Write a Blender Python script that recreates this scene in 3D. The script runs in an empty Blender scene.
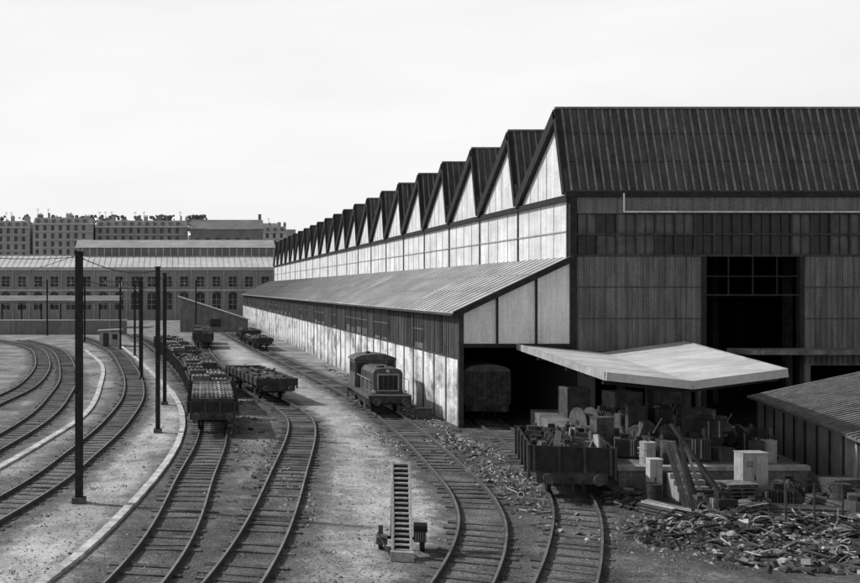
import bpy, math, random
from mathutils import Matrix, Vector, Euler
random.seed(7)
R=random.uniform
scene=bpy.context.scene
scene.view_settings.view_transform='Standard'
scene.view_settings.look='None'
scene.view_settings.exposure=0
# ---------------------------------------------------------------- materials
def mat(name,c1,c2=None,scale=1.0,stretch=(1,1,1),bump=0.0,rough=.9,fine=18,famt=.25,streak=0.0,metal=0.0,lo=.35,hi=.65,grime=None,soft=None,patch=None):
    m=bpy.data.materials.new(name); m.use_nodes=True
    nt=m.node_tree; N=nt.nodes; L=nt.links
    b=N['Principled BSDF']; b.inputs['Roughness'].default_value=rough; b.inputs['Metallic'].default_value=metal
    if 'Specular IOR Level' in b.inputs: b.inputs['Specular IOR Level'].default_value=.25
    if c2 is None: c2=c1*1.25
    tc=N.new('ShaderNodeTexCoord')
    mp=N.new('ShaderNodeMapping'); mp.inputs['Scale'].default_value=stretch
    L.new(tc.outputs['Object'],mp.inputs['Vector'])
    n1=N.new('ShaderNodeTexNoise'); n1.inputs['Scale'].default_value=scale; n1.inputs['Detail'].default_value=9; n1.inputs['Roughness'].default_value=.62
    L.new(mp.outputs[0],n1.inputs['Vector'])
    r=N.new('ShaderNodeValToRGB'); r.color_ramp.elements[0].position=lo; r.color_ramp.elements[1].position=hi
    r.color_ramp.elements[0].color=(c1,c1,c1,1); r.color_ramp.elements[1].color=(c2,c2,c2,1)
    L.new(n1.outputs['Fac'],r.inputs['Fac'])
    n2=N.new('ShaderNodeTexNoise'); n2.inputs['Scale'].default_value=fine; n2.inputs['Detail'].default_value=5
    L.new(tc.outputs['Object'],n2.inputs['Vector'])
    mr=N.new('ShaderNodeMapRange'); mr.inputs['From Min'].default_value=.3; mr.inputs['From Max'].default_value=.7
    mr.inputs['To Min'].default_value=1-famt; mr.inputs['To Max'].default_value=1+famt
    L.new(n2.outputs['Fac'],mr.inputs['Value'])
    def mul(a,bb):
        q=N.new('ShaderNodeMixRGB'); q.blend_type='MULTIPLY'; q.inputs[0].default_value=1
        L.new(a,q.inputs[1]); L.new(bb,q.inputs[2]); return q.outputs[0]
    out=mul(r.outputs[0],mr.outputs[0])
    if streak>0:
        mp2=N.new('ShaderNodeMapping'); mp2.inputs['Scale'].default_value=(2.2,2.2,.12)
        L.new(tc.outputs['Object'],mp2.inputs['Vector'])
        n3=N.new('ShaderNodeTexNoise'); n3.inputs['Scale'].default_value=1.3; n3.inputs['Detail'].default_value=8; n3.inputs['Roughness'].default_value=.7
        L.new(mp2.outputs[0],n3.inputs['Vector'])
        m3=N.new('ShaderNodeMapRange'); m3.inputs['From Min'].default_value=.35; m3.inputs['From Max'].default_value=.6
        m3.inputs['To Min'].default_value=1-streak; m3.inputs['To Max'].default_value=1.05
        L.new(n3.outputs['Fac'],m3.inputs['Value']); out=mul(out,m3.outputs[0])
    if patch:   # oil stains, tyre-packed dirt: (scale, amount)
        n4=N.new('ShaderNodeTexNoise'); n4.inputs['Scale'].default_value=patch[0]; n4.inputs['Detail'].default_value=12; n4.inputs['Roughness'].default_value=.7; n4.inputs['Distortion'].default_value=.6
        L.new(tc.outputs['Object'],n4.inputs['Vector'])
        m4=N.new('ShaderNodeMapRange'); m4.inputs['From Min'].default_value=.42; m4.inputs['From Max'].default_value=.56
        m4.inputs['To Min'].default_value=1-patch[1]; m4.inputs['To Max'].default_value=1
        L.new(n4.outputs['Fac'],m4.inputs['Value']); out=mul(out,m4.outputs[0])
    if grime:
        sx=N.new('ShaderNodeSeparateXYZ'); L.new(tc.outputs['Object'],sx.inputs[0])
        ad=N.new('ShaderNodeMath'); ad.operation='MULTIPLY_ADD'; ad.inputs[1].default_value=1.6
        L.new(n1.outputs['Fac'],ad.inputs[0]); L.new(sx.outputs['Z'],ad.inputs[2])
        g=N.new('ShaderNodeMapRange'); g.inputs['From Min'].default_value=grime[0]+.6; g.inputs['From Max'].default_value=grime[1]+.8
        g.inputs['To Min'].default_value=1-grime[2]; g.inputs['To Max'].default_value=1
        L.new(ad.outputs[0],g.inputs['Value']); out=mul(out,g.outputs[0])
    L.new(out,b.inputs['Base Color'])
    if bump>0:
        bp=N.new('ShaderNodeBump'); bp.inputs['Strength'].default_value=1; bp.inputs['Distance'].default_value=bump
        L.new(n2.outputs['Fac'],bp.inputs['Height']); L.new(bp.outputs[0],b.inputs['Normal'])
    if soft:   # ragged edge: material thins out towards the sides of the strip
        at_=N.new('ShaderNodeAttribute'); at_.attribute_name='edge'
        n5=N.new('ShaderNodeTexNoise'); n5.inputs['Scale'].default_value=1.1; n5.inputs['Detail'].default_value=10; n5.inputs['Roughness'].default_value=.75
        L.new(tc.outputs['Object'],n5.inputs['Vector'])
        q=N.new('ShaderNodeMath'); q.operation='MULTIPLY_ADD'; q.inputs[1].default_value=1.7; L.new(n5.outputs['Fac'],q.inputs[0]); L.new(at_.outputs['Fac'],q.inputs[2])
        a=N.new('ShaderNodeMapRange'); a.inputs['From Min'].default_value=soft[0]; a.inputs['From Max'].default_value=soft[1]
        a.inputs['To Min'].default_value=1; a.inputs['To Max'].default_value=0
        L.new(q.outputs[0],a.inputs['Value']); L.new(a.outputs[0],b.inputs['Alpha'])
    return m
M={}
M['ground']=mat('ground_dirt',.13,.31,.22,bump=.06,fine=7,famt=.4,lo=.36,hi=.64,patch=(.35,.35))
M['path']=mat('worn_concrete_dirt',.25,.44,.35,(1,.35,1),bump=.04,fine=6,famt=.26,lo=.36,hi=.6,soft=(1.25,1.85),patch=(.5,.35))
M['oil']=mat('oily_yard_dirt',.04,.11,.5,bump=.05,fine=7,famt=.35,soft=(1.25,1.8))
M['ballast']=mat('ballast',.09,.2,1.2,bump=.08,fine=11,famt=.5,soft=(1.25,1.85))
M['dballast']=mat('oily_ballast',.04,.17,.5,bump=.07,fine=11,famt=.5,soft=(1.2,1.85))
M['stone']=mat('stones',.12,.33,3,fine=20)
M['dstone']=mat('dark_stones',.06,.17,3,fine=20)
M['kerb']=mat('kerb_concrete',.36,.64,1.2,fine=10,famt=.25,bump=.01,patch=(.8,.3))
M['sleeper']=mat('sleeper_wood',.025,.13,.9,fine=14,famt=.5,bump=.02)
M['rail']=mat('rail_rust',.04,.08,4,rough=.7)
M['railtop']=mat('rail_head',.14,.28,1.5,rough=.45,metal=.6)
M['black']=mat('dark_steel',.012,.028,3,rough=.8,famt=.3)
M['iron']=mat('painted_iron',.03,.065,2,rough=.7,famt=.3,streak=.3)
M['rust']=mat('rusty_steel',.045,.11,2.5,famt=.4,streak=.4)
M['wood']=mat('weathered_wood',.12,.27,2,fine=12,famt=.35,bump=.01)
M['dwood']=mat('dark_wood',.04,.1,2,fine=12,famt=.35,bump=.01)
M['lwood']=mat('pale_timber',.3,.5,2,fine=12,famt=.3,bump=.01)
M['white']=mat('white_paint',.5,.72,1.5,famt=.12,streak=.25)
M['wallwhite']=mat('wall_white_panels',.5,.7,.3,(1,1,2),fine=5,famt=.1,streak=.28)
M['gable']=mat('gable_white',.52,.68,.5,fine=5,famt=.1,streak=.25)
M['lowwall']=mat('low_wall_render',.17,.74,.7,(1,.6,1),fine=6,famt=.2,streak=.5,lo=.33,hi=.54,grime=(0,1.3,.5))
M['clad']=mat('cladding_dark',.11,.2,.8,(1.5,1.5,.3),fine=8,famt=.2,streak=.45)
M['clad2']=mat('side_cladding',.05,.17,.6,(1.5,1.5,.3),fine=8,famt=.25,streak=.6)
M['roofdark']=mat('sawtooth_roof',.045,.1,.5,(1.5,1,.2),fine=8,famt=.25,streak=.35,rough=.85)
M['rib']=mat('roof_ribs',.13,.24,1,famt=.3,streak=.35)
M['leanroof']=mat('lean_to_roof_sheet',.28,.44,.35,(1.8,.5,1),fine=6,famt=.14,patch=(.25,.2))
M['leanrib']=mat('lean_to_roof_seams',.2,.3,1,famt=.2)
M['canopy']=mat('canopy_felt',.4,.54,.35,fine=5,famt=.1,patch=(.5,.15))
M['concrete']=mat('concrete',.24,.38,.8,fine=8,famt=.2,streak=.3,bump=.01)
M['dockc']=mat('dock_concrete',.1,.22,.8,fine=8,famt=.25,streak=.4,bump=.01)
M['panelg']=mat('front_panels',.62,.78,.5,fine=6,famt=.1,streak=.2)
M['glassd']=mat('dirty_glass_dark',.012,.03,1.5,rough=.4,famt=.3)
M['glassg']=mat('dusty_glass',.06,.13,.9,rough=.6,famt=.25,streak=.35)
M['brick']=mat('old_brick',.11,.19,.8,fine=6,famt=.2,streak=.3)
M['farbrick']=mat('far_brick_hazed',.15,.21,.3,fine=2,famt=.1,streak=.2)  # far building tones lightened: aerial haze is put into the colours
M['farstone']=mat('far_facade_stone_hazed',.19,.29,.12,fine=2,famt=.15,streak=.25)
M['farlight']=mat('far_light_render_hazed',.4,.52,.2,fine=2,famt=.1)
M['farroof']=mat('far_zinc_roof_hazed',.24,.34,.2,fine=2,famt=.15)
M['fardark']=mat('far_slate_hazed',.12,.18,.2,fine=2,famt=.15)
M['farwin']=mat('far_windows_hazed',.035,.08,.4,fine=2,famt=.2)  # far windows kept paler, distance haze painted into the tone
M['apt']=mat('apartment_stone_hazed',.28,.38,.15,fine=2,famt=.1,streak=.15)  # apartment tones lightened the same way, as painted haze
M['aptwin']=mat('apartment_windows_hazed',.08,.13,.4,fine=2,famt=.2)  # panes less dark than near glass, haze painted in
M['loco']=mat('locomotive_paint',.06,.11,1.5,famt=.2,rough=.6,streak=.3)
M['locol']=mat('locomotive_light_trim',.26,.4,2,famt=.25)
M['tarp']=mat('tarpaulin',.09,.17,2,famt=.3,bump=.03)
M['cable']=mat('cable',.02,.045,5,rough=.7)
M['grey']=mat('grey_paint',.26,.38,2,famt=.2,streak=.3)
M['paper']=mat('cardboard',.3,.5,3,famt=.2)
M['inter']=mat('painted_interior_shade',.02,.03,1)  # near-black tone, the shade inside the shed put into the colour
M['weed']=mat('weeds',.05,.1,3)
M['leaf']=mat('distant_foliage',.09,.15,.5,fine=2)
# ---------------------------------------------------------------- mesh builder
class MB:
    def __init__(s): s.v=[];s.f=[];s.mi=[];s.mats=[];s.M=Matrix.Identity(4);s.edge=None
    def m(s,k):
        if k not in s.mats: s.mats.append(k)
        return s.mats.index(k)
    def add(s,vs,fs,k):
        o=len(s.v); T=s.M
        s.v+= [tuple(T@Vector(p)) for p in vs]
        s.f+= [tuple(i+o for i in f) for f in fs]; s.mi+=[s.m(k)]*len(fs)
    def box(s,x0,x1,y0,y1,z0,z1,k):
        s.add([(x0,y0,z0),(x1,y0,z0),(x1,y1,z0),(x0,y1,z0),(x0,y0,z1),(x1,y0,z1),(x1,y1,z1),(x0,y1,z1)],
          [(0,3,2,1),(4,5,6,7),(0,1,5,4),(1,2,6,5),(2,3,7,6),(3,0,4,7)],k)
    def rbox(s,c,sz,rot,k):
        old=s.M
        s.M=old@Matrix.Translation(c)@Euler(rot).to_matrix().to_4x4()
        s.box(-sz[0]/2,sz[0]/2,-sz[1]/2,sz[1]/2,-sz[2]/2,sz[2]/2,k); s.M=old
    def beam(s,a,b,w,h,k,up=(0,0,1)):
        a=Vector(a);b=Vector(b);d=(b-a); L=d.length
        if L<1e-6:return
        d/=L; u=Vector(up)
        if abs(d.dot(u))>.99:u=Vector((0,1,0))
        x=d.cross(u).normalized(); z=x.cross(d)
        vs=[]
        for t in (a,b):
            for sx,sz in ((-1,-1),(1,-1),(1,1),(-1,1)): vs.append(tuple(t+x*sx*w/2+z*sz*h/2))
        s.add(vs,[(0,1,2,3),(7,6,5,4),(0,4,5,1),(1,5,6,2),(2,6,7,3),(3,7,4,0)],k)
    def cyl(s,a,b,r,k,n=12,r2=None):
        a=Vector(a);b=Vector(b);d=(b-a).normalized(); r2=r if r2 is None else r2
        u=Vector((0,0,1)) if abs(d.z)<.9 else Vector((1,0,0))
        x=d.cross(u).normalized(); z=x.cross(d); vs=[]
        for t,rr in ((a,r),(b,r2)):
            for i in range(n):
                g=2*math.pi*i/n; vs.append(tuple(t+x*rr*math.cos(g)+z*rr*math.sin(g)))
        fs=[(i,(i+1)%n,n+(i+1)%n,n+i) for i in range(n)]+[tuple(range(n-1,-1,-1)),tuple(range(n,2*n))]
        s.add(vs,fs,k)
    def poly(s,p,k): s.add(p,[tuple(range(len(p)))],k)
    def slab(s,top,th,k):
        n=len(top); low=[(p[0],p[1],p[2]-th) for p in top]
        s.add(list(top)+low,[tuple(range(n)),tuple(range(2*n-1,n-1,-1))]+[(i,n+i,n+(i+1)%n,(i+1)%n) for i in range(n)],k)
    def extr(s,prof,y0,y1,k):
        n=len(prof); vs=[(p[0],y0,p[1]) for p in prof]+[(p[0],y1,p[1]) for p in prof]
        s.add(vs,[tuple(range(n)),tuple(range(2*n-1,n-1,-1))]+[(i,n+i,n+(i+1)%n,(i+1)%n) for i in range(n)],k)
    def blob(s,c,r,k,sq=.7):
        t=(1+5**.5)/2
        V=[(-1,t,0),(1,t,0),(-1,-t,0),(1,-t,0),(0,-1,t),(0,1,t),(0,-1,-t),(0,1,-t),(t,0,-1),(t,0,1),(-t,0,-1),(-t,0,1)]
        F=[(0,11,5),(0,5,1),(0,1,7),(0,7,10),(0,10,11),(1,5,9),(5,11,4),(11,10,2),(10,7,6),(7,1,8),(3,9,4),(3,4,2),(3,2,6),(3,6,8),(3,8,9),(4,9,5),(2,4,11),(6,2,10),(8,6,7),(9,8,1)]
        s.add([(c[0]+x*r/1.9*R(.75,1.2),c[1]+y*r/1.9*R(.75,1.2),c[2]+z*r/1.9*sq*R(.75,1.2)) for x,y,z in V],F,k)
    def stone(s,c,r,k):
        vs=[(c[0]+r*R(.6,1.2),c[1],c[2]),(c[0],c[1]+r*R(.6,1.2),c[2]),(c[0]-r*R(.6,1.2),c[1],c[2]),(c[0],c[1]-r*R(.6,1.2),c[2]),(c[0]+r*R(-.3,.3),c[1]+r*R(-.3,.3),c[2]+r*R(.4,.9))]
        s.add(vs,[(0,1,4),(1,2,4),(2,3,4),(3,0,4)],k)
    def mesh(s,name):
        me=bpy.data.meshes.new(name); me.from_pydata(s.v,[],s.f); me.update()
        for k in s.mats: me.materials.append(M[k])
        me.polygons.foreach_set('material_index',s.mi)
        if s.edge:
            a=me.attributes.new('edge','FLOAT','POINT'); a.data.foreach_set('value',s.edge)
        return me
class Obj:
    def __init__(s,name,loc=(0,0,0),rz=0.0,local=False):
        s.name=name;s.parts={};s.loc=loc;s.rz=rz;s.local=local
    def p(s,n):
        if n not in s.parts:s.parts[n]=MB()
        return s.parts[n]
    def done(s,bevel=0):
        T=Matrix.Translation(s.loc)@Matrix.Rotation(s.rz,4,'Z')
        single=len(s.parts)==1
        if not single:
            e=bpy.data.objects.new(s.name,None); scene.collection.objects.link(e); e.matrix_world=T; e.empty_display_size=.5
        for n,b in s.parts.items():
            if not s.local:
                Ti=T.inverted(); b.v=[tuple(Ti@Vector(p)) for p in b.v]
            me=b.mesh(s.name if single else n)
            o=bpy.data.objects.new(s.name if single else n,me); scene.collection.objects.link(o)
            if single:o.matrix_world=T
            else:o.parent=e
            if bevel:
                md=o.modifiers.new('bevel','BEVEL'); md.width=bevel; md.segments=1; md.limit_method='ANGLE'
def facade(w,g,fr,x0,x1,z0,z1,y,holes,depth,kw,kg,kf=None,nx=2,nz=3,fw=.08):
    xs=sorted({x0,x1}|{round(h[0],3) for h in holes}|{round(h[1],3) for h in holes})
    zs=sorted({z0,z1}|{round(h[2],3) for h in holes}|{round(h[3],3) for h in holes})
    for i in range(len(xs)-1):
        for j in range(len(zs)-1):
            cx=(xs[i]+xs[i+1])/2; cz=(zs[j]+zs[j+1])/2
            if any(h[0]<cx<h[1] and h[2]<cz<h[3] for h in holes): continue
            w.poly([(xs[i],y,zs[j]),(xs[i+1],y,zs[j]),(xs[i+1],y,zs[j+1]),(xs[i],y,zs[j+1])],kw)
    for h in holes:
        a,b,c,d=h[:4]; k=h[4] if len(h)>4 else kg
        w.poly([(a,y,c),(a,y+depth,c),(a,y+depth,d),(a,y,d)],kw); w.poly([(b,y,c),(b,y+depth,c),(b,y+depth,d),(b,y,d)],kw)
        w.poly([(a,y,c),(b,y,c),(b,y+depth,c),(a,y+depth,c)],kw); w.poly([(a,y,d),(b,y,d),(b,y+depth,d),(a,y+depth,d)],kw)
        if k: g.poly([(a,y+depth,c),(b,y+depth,c),(b,y+depth,d),(a,y+depth,d)],k)
        if kf:
            for i in range(1,nx): X=a+(b-a)*i/nx; fr.box(X-fw/2,X+fw/2,y+depth-.06,y+depth-.01,c,d,kf)
            for i in range(1,nz): Z=c+(d-c)*i/nz; fr.box(a,b,y+depth-.075,y+depth-.012,Z-fw/2,Z+fw/2,kf)
# ---------------------------------------------------------------- ground
g=Obj('ground'); b=g.p('g'); b.poly([(-1500,-300,0),(1500,-300,0),(1500,2500,0),(-1500,2500,0)],'ground'); g.done()
def spline(pts,step=.3):
    P=[Vector((x,y,0)) for x,y in pts]; P=[2*P[0]-P[1]]+P+[2*P[-1]-P[-2]]; out=[]
    for i in range(1,len(P)-2):
        n=max(2,int((P[i+1]-P[i]).length/step))
        for j in range(n):
            t=j/n;a,bb,c,d=P[i-1],P[i],P[i+1],P[i+2]
            out.append(.5*((2*bb)+(c-a)*t+(2*a-5*bb+4*c-d)*t*t+(3*bb-a-3*c+d)*t*t*t))
    out.append(P[-2]); return out
def tang(S,i):
    a=S[max(0,i-1)];c=S[min(len(S)-1,i+1)]; return (c-a).normalized()
def ribbon(b,S,wl,wr,z,k,sub=3):
    V=[];E=[];n=0
    for i in range(0,len(S),sub):
        t=tang(S,i); q=Vector((t.y,-t.x,0)); A=S[i]-q*wl; B=S[i]+q*wr
        V+=[(A.x,A.y,z),(S[i].x,S[i].y,z),(B.x,B.y,z)]; E+=[1,0,1]; n+=1
    fs=[]
    for i in range(n-1):
        a=i*3; fs+=[(a,a+1,a+4,a+3),(a+1,a+2,a+5,a+4)]
    b.add(V,fs,k); b.edge=(b.edge or [])+[float(e) for e in E]
def strip(name,pts,w,k,z):
    o=Obj(name); ribbon(o.p('s'),spline(pts,1),w,w,z,k,1); o.done()
strip('dirt_path',[(6.2,20),(7.2,30),(8.7,42),(9.9,54),(9.8,66),(8.8,80),(7.8,110),(7,150)],3.4,'path',.008)
strip('gravel_path',[(-5.0,24),(-3.9,33),(-2.4,44),(-1.2,56),(-.9,68),(-2.1,85),(-4.9,112)],2.0,'path',.008)
strip('oily_yard',[(24,22),(20,33),(18,42),(19,54),(20,70)],9.5,'oil',.010)
TR={}
def track(key,pts,bal='ballast',buried=0,rw=2.0):
    S=spline(pts); TR[key]=S
    o=Obj('railway_track',(S[0].x,S[0].y,0))
    ribbon(o.p('ballast'),S,rw,rw,.014+.002*len(TR),bal,2)
    sl=o.p('sleepers'); acc=0; last=S[0]
    for i in range(1,len(S)):
        acc+=(S[i]-last).length; last=S[i]
        if acc>=.62:
            acc=R(-.05,.03)
            if random.random()<buried: continue
            t=tang(S,i); a=math.atan2(t.y,t.x)-math.pi/2
            sl.rbox((S[i].x+R(-.08,.08),S[i].y+R(-.03,.03),.012+R(-.012,.008)),(2.35+R(-.3,.12),.24+R(-.04,.03),.09),(R(-.015,.015),R(-.01,.01)*(1+3*buried),a+R(-.035,.035)),'sleeper')
    rl=o.p('rails')
    for sd in (-1,1):
        pts2=[]
        for i in range(len(S)):
            if i%3==0 or i==len(S)-1:
                t=tang(S,i); n=Vector((t.y,-t.x,0)); pts2.append((S[i]+n*sd*.7525,n))
        n=len(pts2)
        for (o0,o1,z0,z1,k) in ((-.07,.07,.066,.085,'rail'),(-.02,.02,.085,.17,'rail'),(-.036,.036,.17,.205,'rail')):
            vs=[]
            for p,nn in pts2:
                for (oo,zz) in ((o0,z0),(o1,z0),(o1,z1),(o0,z1)): q=p+nn*oo; vs.append((q.x,q.y,zz))
            fs=[];top=[]
            for i in range(n-1):
                A=i*4;B=A+4
                fs+=[(A,B,B+3,A+3),(A+1,A+2,B+2,B+1)]; top.append((A+3,B+3,B+2,A+2))
            rl.add(vs,fs,k); rl.add(vs,top,'railtop' if z1>.2 else k)
    o.done()
track('w1',[(-3.2,18),(-.54,30),(.75,42),(1.75,52),(2.1,62),(1.75,74),(.9,90),(-.8,112),(-4,145),(-8,175)],'dballast',.08,2.2)
track('w2',[(-1,18),(2.36,30.3),(4.95,44),(6.8,55),(7.35,62),(6.75,70),(5.2,82),(3.9,100),(3.3,125),(3.6,150),(4,175)],'dballast',.25,1.9)
track('loco',[(4.5,20),(9.0,30),(11.0,37),(12.0,45.5),(12.8,56),(13.15,66),(12.9,82),(11.7,110),(10.4,140),(9,180)],'dballast',.18,1.9)
track('dock',[(7,20),(11.9,30),(14.9,38),(17.0,48),(18.1,57),(18.9,68),(19.2,100),(19.2,150)],'dballast',.1,2.3)
track('a',[(-9.2,24),(-5.9,38),(-4.64,47.5),(-3.6,60),(-3.35,76),(-4.9,99),(-8.7,131),(-16,165)])
track('b',[(-10.4,40),(-8.6,58),(-8.7,73),(-10.2,93),(-15.5,128),(-24,155)])
track('c',[(-13,66),(-12.3,83),(-14.6,108),(-20,136),(-30,158)])
k=Obj('kerb',(-2.9,30,0)); S=spline([(-5,22),(-2.94,30),(-1.55,38),(-.5,46),(.1,53.5),(.28,62),(-.1,72),(-1.1,83),(-4.2,110),(-8,140)],.5)
kb=k.p('k')
for i in range(0,len(S)-2,2):
    j=i+2; kb.beam((S[i].x+R(-.012,.012),S[i].y,.06),(S[j].x+R(-.012,.012),S[j].y-.025,.06),.3,.13+R(-.012,.012),'kerb')
k.done()
k=Obj('cable_trough',(-6,50,0)); S=spline([(-8.6,40),(-7,52),(-5.9,64),(-6.3,80),(-8,105),(-12,130)],.8); kb=k.p('k')
for i in range(0,len(S)-1): kb.beam((S[i].x+R(-.012,.012),S[i].y,.05),(S[i+1].x,S[i+1].y-.03,.05),.35,.1+R(-.01,.01),'kerb')
k.done()
st=Obj('gravel'); b=st.p('s')
for i in range(20000):
    y=26+(R(0,1)**1.6)*65; x=R(-9,.24*y+8)
    r=R(.012,.042)*(1.0 if random.random()<.96 else 2)
    b.stone((x,y,.015),r,random.choice(['stone','stone','dstone','dstone','dstone']))
st.done()
wd=Obj('weeds'); b=wd.p('w')
for i in range(190):
    y=R(28,95); x=random.choice([R(-9,-1),R(.5,4),R(14.8,16),R(3.5,6)]); h=R(.05,.18)
    for j in range(16):
        a=R(0,6.28);q=R(.03,.16); cx=x+R(-.25,.25);cy=y+R(-.25,.25)
        b.poly([(cx-.015,cy,0),(cx+.015,cy,0),(cx+q*math.cos(a),cy+q*math.sin(a),h*R(.6,1))],'weed')
wd.done()
# ---------------------------------------------------------------- main shed
Y0=57.55; SP=8.4; NT=21; YE=Y0+SP*NT; XM=22.56; XR=64; XL=16.23; YL=250
sh=Obj('railway_warehouse',(XM,Y0,0))
rf=sh.p('sawtooth_roof'); ga=sh.p('gable_ends'); fa=sh.p('fascias'); rb=sh.p('roof_ribs')
for i in range(NT):
    y0=Y0+SP*i; e=(y0,13.6); a=(y0+1.55,18.65); v=(y0+SP+.02,13.6)
    x0=XM-.25
    rf.poly([(x0,e[0],e[1]),(XR,e[0],e[1]),(XR,a[0],a[1]),(x0,a[0],a[1])],'roofdark')
    rf.poly([(x0,a[0],a[1]),(XR,a[0],a[1]),(XR,v[0],v[1]),(x0,v[0],v[1])],'roofdark')
    rf.box(x0-.05,XR,a[0]-.12,a[0]+.12,a[1]-.02,a[1]+.1,'rib')
    ga.poly([(XM-.02,e[0]+.1,13.3),(XM-.02,v[0]-.1,13.3),(XM-.02,a[0],a[1]-.15)],'gable')
    for t in (.3,.5,.7):
        yy=a[0]+(v[0]-a[0])*t; zz=a[1]+(v[1]-a[1])*t
        ga.box(XM-.045,XM-.022,yy-.02,yy+.02,13.35,zz-.3,'grey')
    fa.beam((XM-.2,a[0],a[1]-.28),(XM-.2,v[0],v[1]-.1),.3,.62,'black')
    fa.beam((XM-.2,a[0]+.1,a[1]-.1),(XM-.2,e[0]+.18,e[1]-.1),.3,.36,'black')
    if i<8:
        xx=XM+.1; xe=XR if i==0 else XM+14
        while xx<xe:
            rb.beam((xx,e[0]-.04,e[1]+.05),(xx,a[0]-.04,a[1]-.05),.08,.1,'rib',up=(1,0,0)); xx+=.47
    if i==0:
        for t in (.36,.7): rf.box(XM,XR,e[0]+1.55*t-.06,e[0]+1.55*t-.015,e[1]+5.05*t-.03,e[1]+5.05*t+.03,'iron')
fa.beam((XM-.12,Y0,13.25),(XM-.12,YE,13.25),.2,.34,'black')
fa.box(XM-.3,XR,Y0-.14,Y0+.05,13.28,13.58,'black')
sw=sh.p('side_wall')
sw.poly([(XM,Y0+.3,0),(XM,YE,0),(XM,YE,9.4),(XM,Y0+.3,9.4)],'inter')  # lower wall added to darken the lean-to, shade painted as near-black
sw.poly([(XM,Y0+.3,9.4),(XM,YE,9.4),(XM,YE,13.4),(XM,Y0+.3,13.4)],'wallwhite')
sj=sh.p('side_wall_rails')
sj.box(XM-.06,XM-.003,Y0+.4,YE,11.3,11.38,'grey')
yy=Y0+.4
while yy<YE:
    sj.box(XM-.03,XM-.003,yy-.02,yy+.02,9.7,11.3,'grey'); sj.box(XM-.03,XM-.003,yy-.02,yy+.02,11.38,13.1,'grey'); yy+=2.1
for i in range(NT+1):
    y0=Y0+SP*i; sj.box(XM-.09,XM-.004,y0-.06+.3,y0+.06+.3,9.7,13.05,'rust')
sw.poly([(XM,YE,0),(XR,YE,0),(XR,YE,13.6),(XM,YE,13.6)],'brick')
sw.poly([(XR,Y0,0),(XR,YE,0),(XR,YE,13.6),(XR,Y0,13.6)],'brick')
for i in range(NT):
    y0=Y0+SP*i; sw.poly([(XR,y0,13.6),(XR,y0+SP,13.6),(XR,y0+1.55,18.65)],'brick')
fw=sh.p('front_wall'); fg=sh.p('front_glazing'); ff=sh.p('front_frames')
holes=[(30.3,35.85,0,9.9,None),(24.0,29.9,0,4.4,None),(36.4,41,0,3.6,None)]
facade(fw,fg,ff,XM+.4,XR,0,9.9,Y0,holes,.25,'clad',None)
xx=XM+.55
while xx<XR:
    z0=4.5 if xx<30.25 else (0 if xx<35.9 else 3.7)
    if not(30.25<xx<35.9): fw.box(xx-.05,xx+.05,Y0-.05,Y0-.003,z0,9.85,'clad')
    xx+=.31
for zz in (6.3,8.1):
    fw.box(XM+.45,30.1,Y0-.058,Y0-.052,zz-.03,zz+.03,'iron'); fw.box(36,XR,Y0-.058,Y0-.052,zz-.03,zz+.03,'iron')
xx=XM+.5
while xx<XR-2:
    w=1.12; dark=29.6<xx+w/2<35.3
    for (za,zb) in ((9.98,11.12),(11.18,12.3)):
        q=random.random()
        kk='glassd' if dark or q<.12 else 'glassg'
        fg.poly([(xx,Y0+.1,za),(xx+w-.08,Y0+.1,za),(xx+w-.08,Y0+.1+R(0,.03),zb),(xx,Y0+.1,zb)],kk)
    ff.box(xx+w-.09,xx+w,Y0-.02,Y0+.12,9.97,12.34,'iron')
    ff.box(xx+w/2-.06,xx+w/2-.02,Y0+.04,Y0+.09,9.97,12.34,'iron')
    xx+=w
ff.box(XM+.4,XR,Y0-.04,Y0+.14,11.1,11.2,'iron'); ff.box(XM+.4,XR,Y0-.06,Y0+.14,9.86,9.97,'iron')
fw.box(XM+.4,XR,Y0-.0,Y0+.1,12.34,13.28,'clad')
pp=sh.p('downpipes')
pp.cyl((25.6,Y0-.14,12.43),(XR,Y0-.14,12.4),.05,'white'); pp.cyl((25.6,Y0-.14,12.43),(25.6,Y0-.14,13.5),.05,'white')
pp.box(XM-.02,XM+.38,Y0-.08,Y0+.3,0,13.27,'black')
for X in (30.25,35.85): ff.box(X-.12,X+.12,Y0-.1,Y0+.26,0,9.86,'black')
ff.box(30.3,35.85,Y0-.02,Y0+.1,7.6,7.7,'black')
for X in (31.7,33.1,34.5): ff.box(X-.03,X+.03,Y0+.02,Y0+.1,7.7,9.86,'black')
ff.box(30.3,35.85,Y0+.0,Y0+.1,8.7,8.76,'black')
ic=sh.p('interior_columns')
for i in range(0,8):
    for X in (24.5,31,37.5,44): ic.box(X-.2,X+.2,Y0+4+i*SP-.2,Y0+4+i*SP+.2,0,13,'iron')
for i in range(3): ic.box(XM+.4,XR,Y0+4+i*SP-.15,Y0+4+i*SP+.15,12.2,13,'iron')
ic.poly([(XM,Y0+.5,.03),(XR,Y0+.5,.03),(XR,YE,.03),(XM,YE,.03)],'inter')  # floor coloured near-black, interior shade painted in
lr=sh.p('lean_to_roof')
sl=(9.84-6.85)/(XM-XL)
lr.slab([(XL-.45,Y0-.35,6.85-.45*sl),(XM-.003,Y0-.35,9.84),(XM-.003,YL,9.84),(XL-.45,YL,6.85-.45*sl)],.09,'leanroof')
yy=Y0
while yy<YL:
    lr.beam((XL-.44,yy,6.85-.44*sl+.025),(XM-.02,yy,9.84+.015),.045,.04,'leanrib'); yy+=1.05
for t in (.33,.66):
    X=XL+(XM-XL)*t; lr.beam((X,Y0-.3,6.85+(X-XL)*sl+.012),(X,YL,6.85+(X-XL)*sl+.012),.07,.03,'leanrib')
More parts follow.
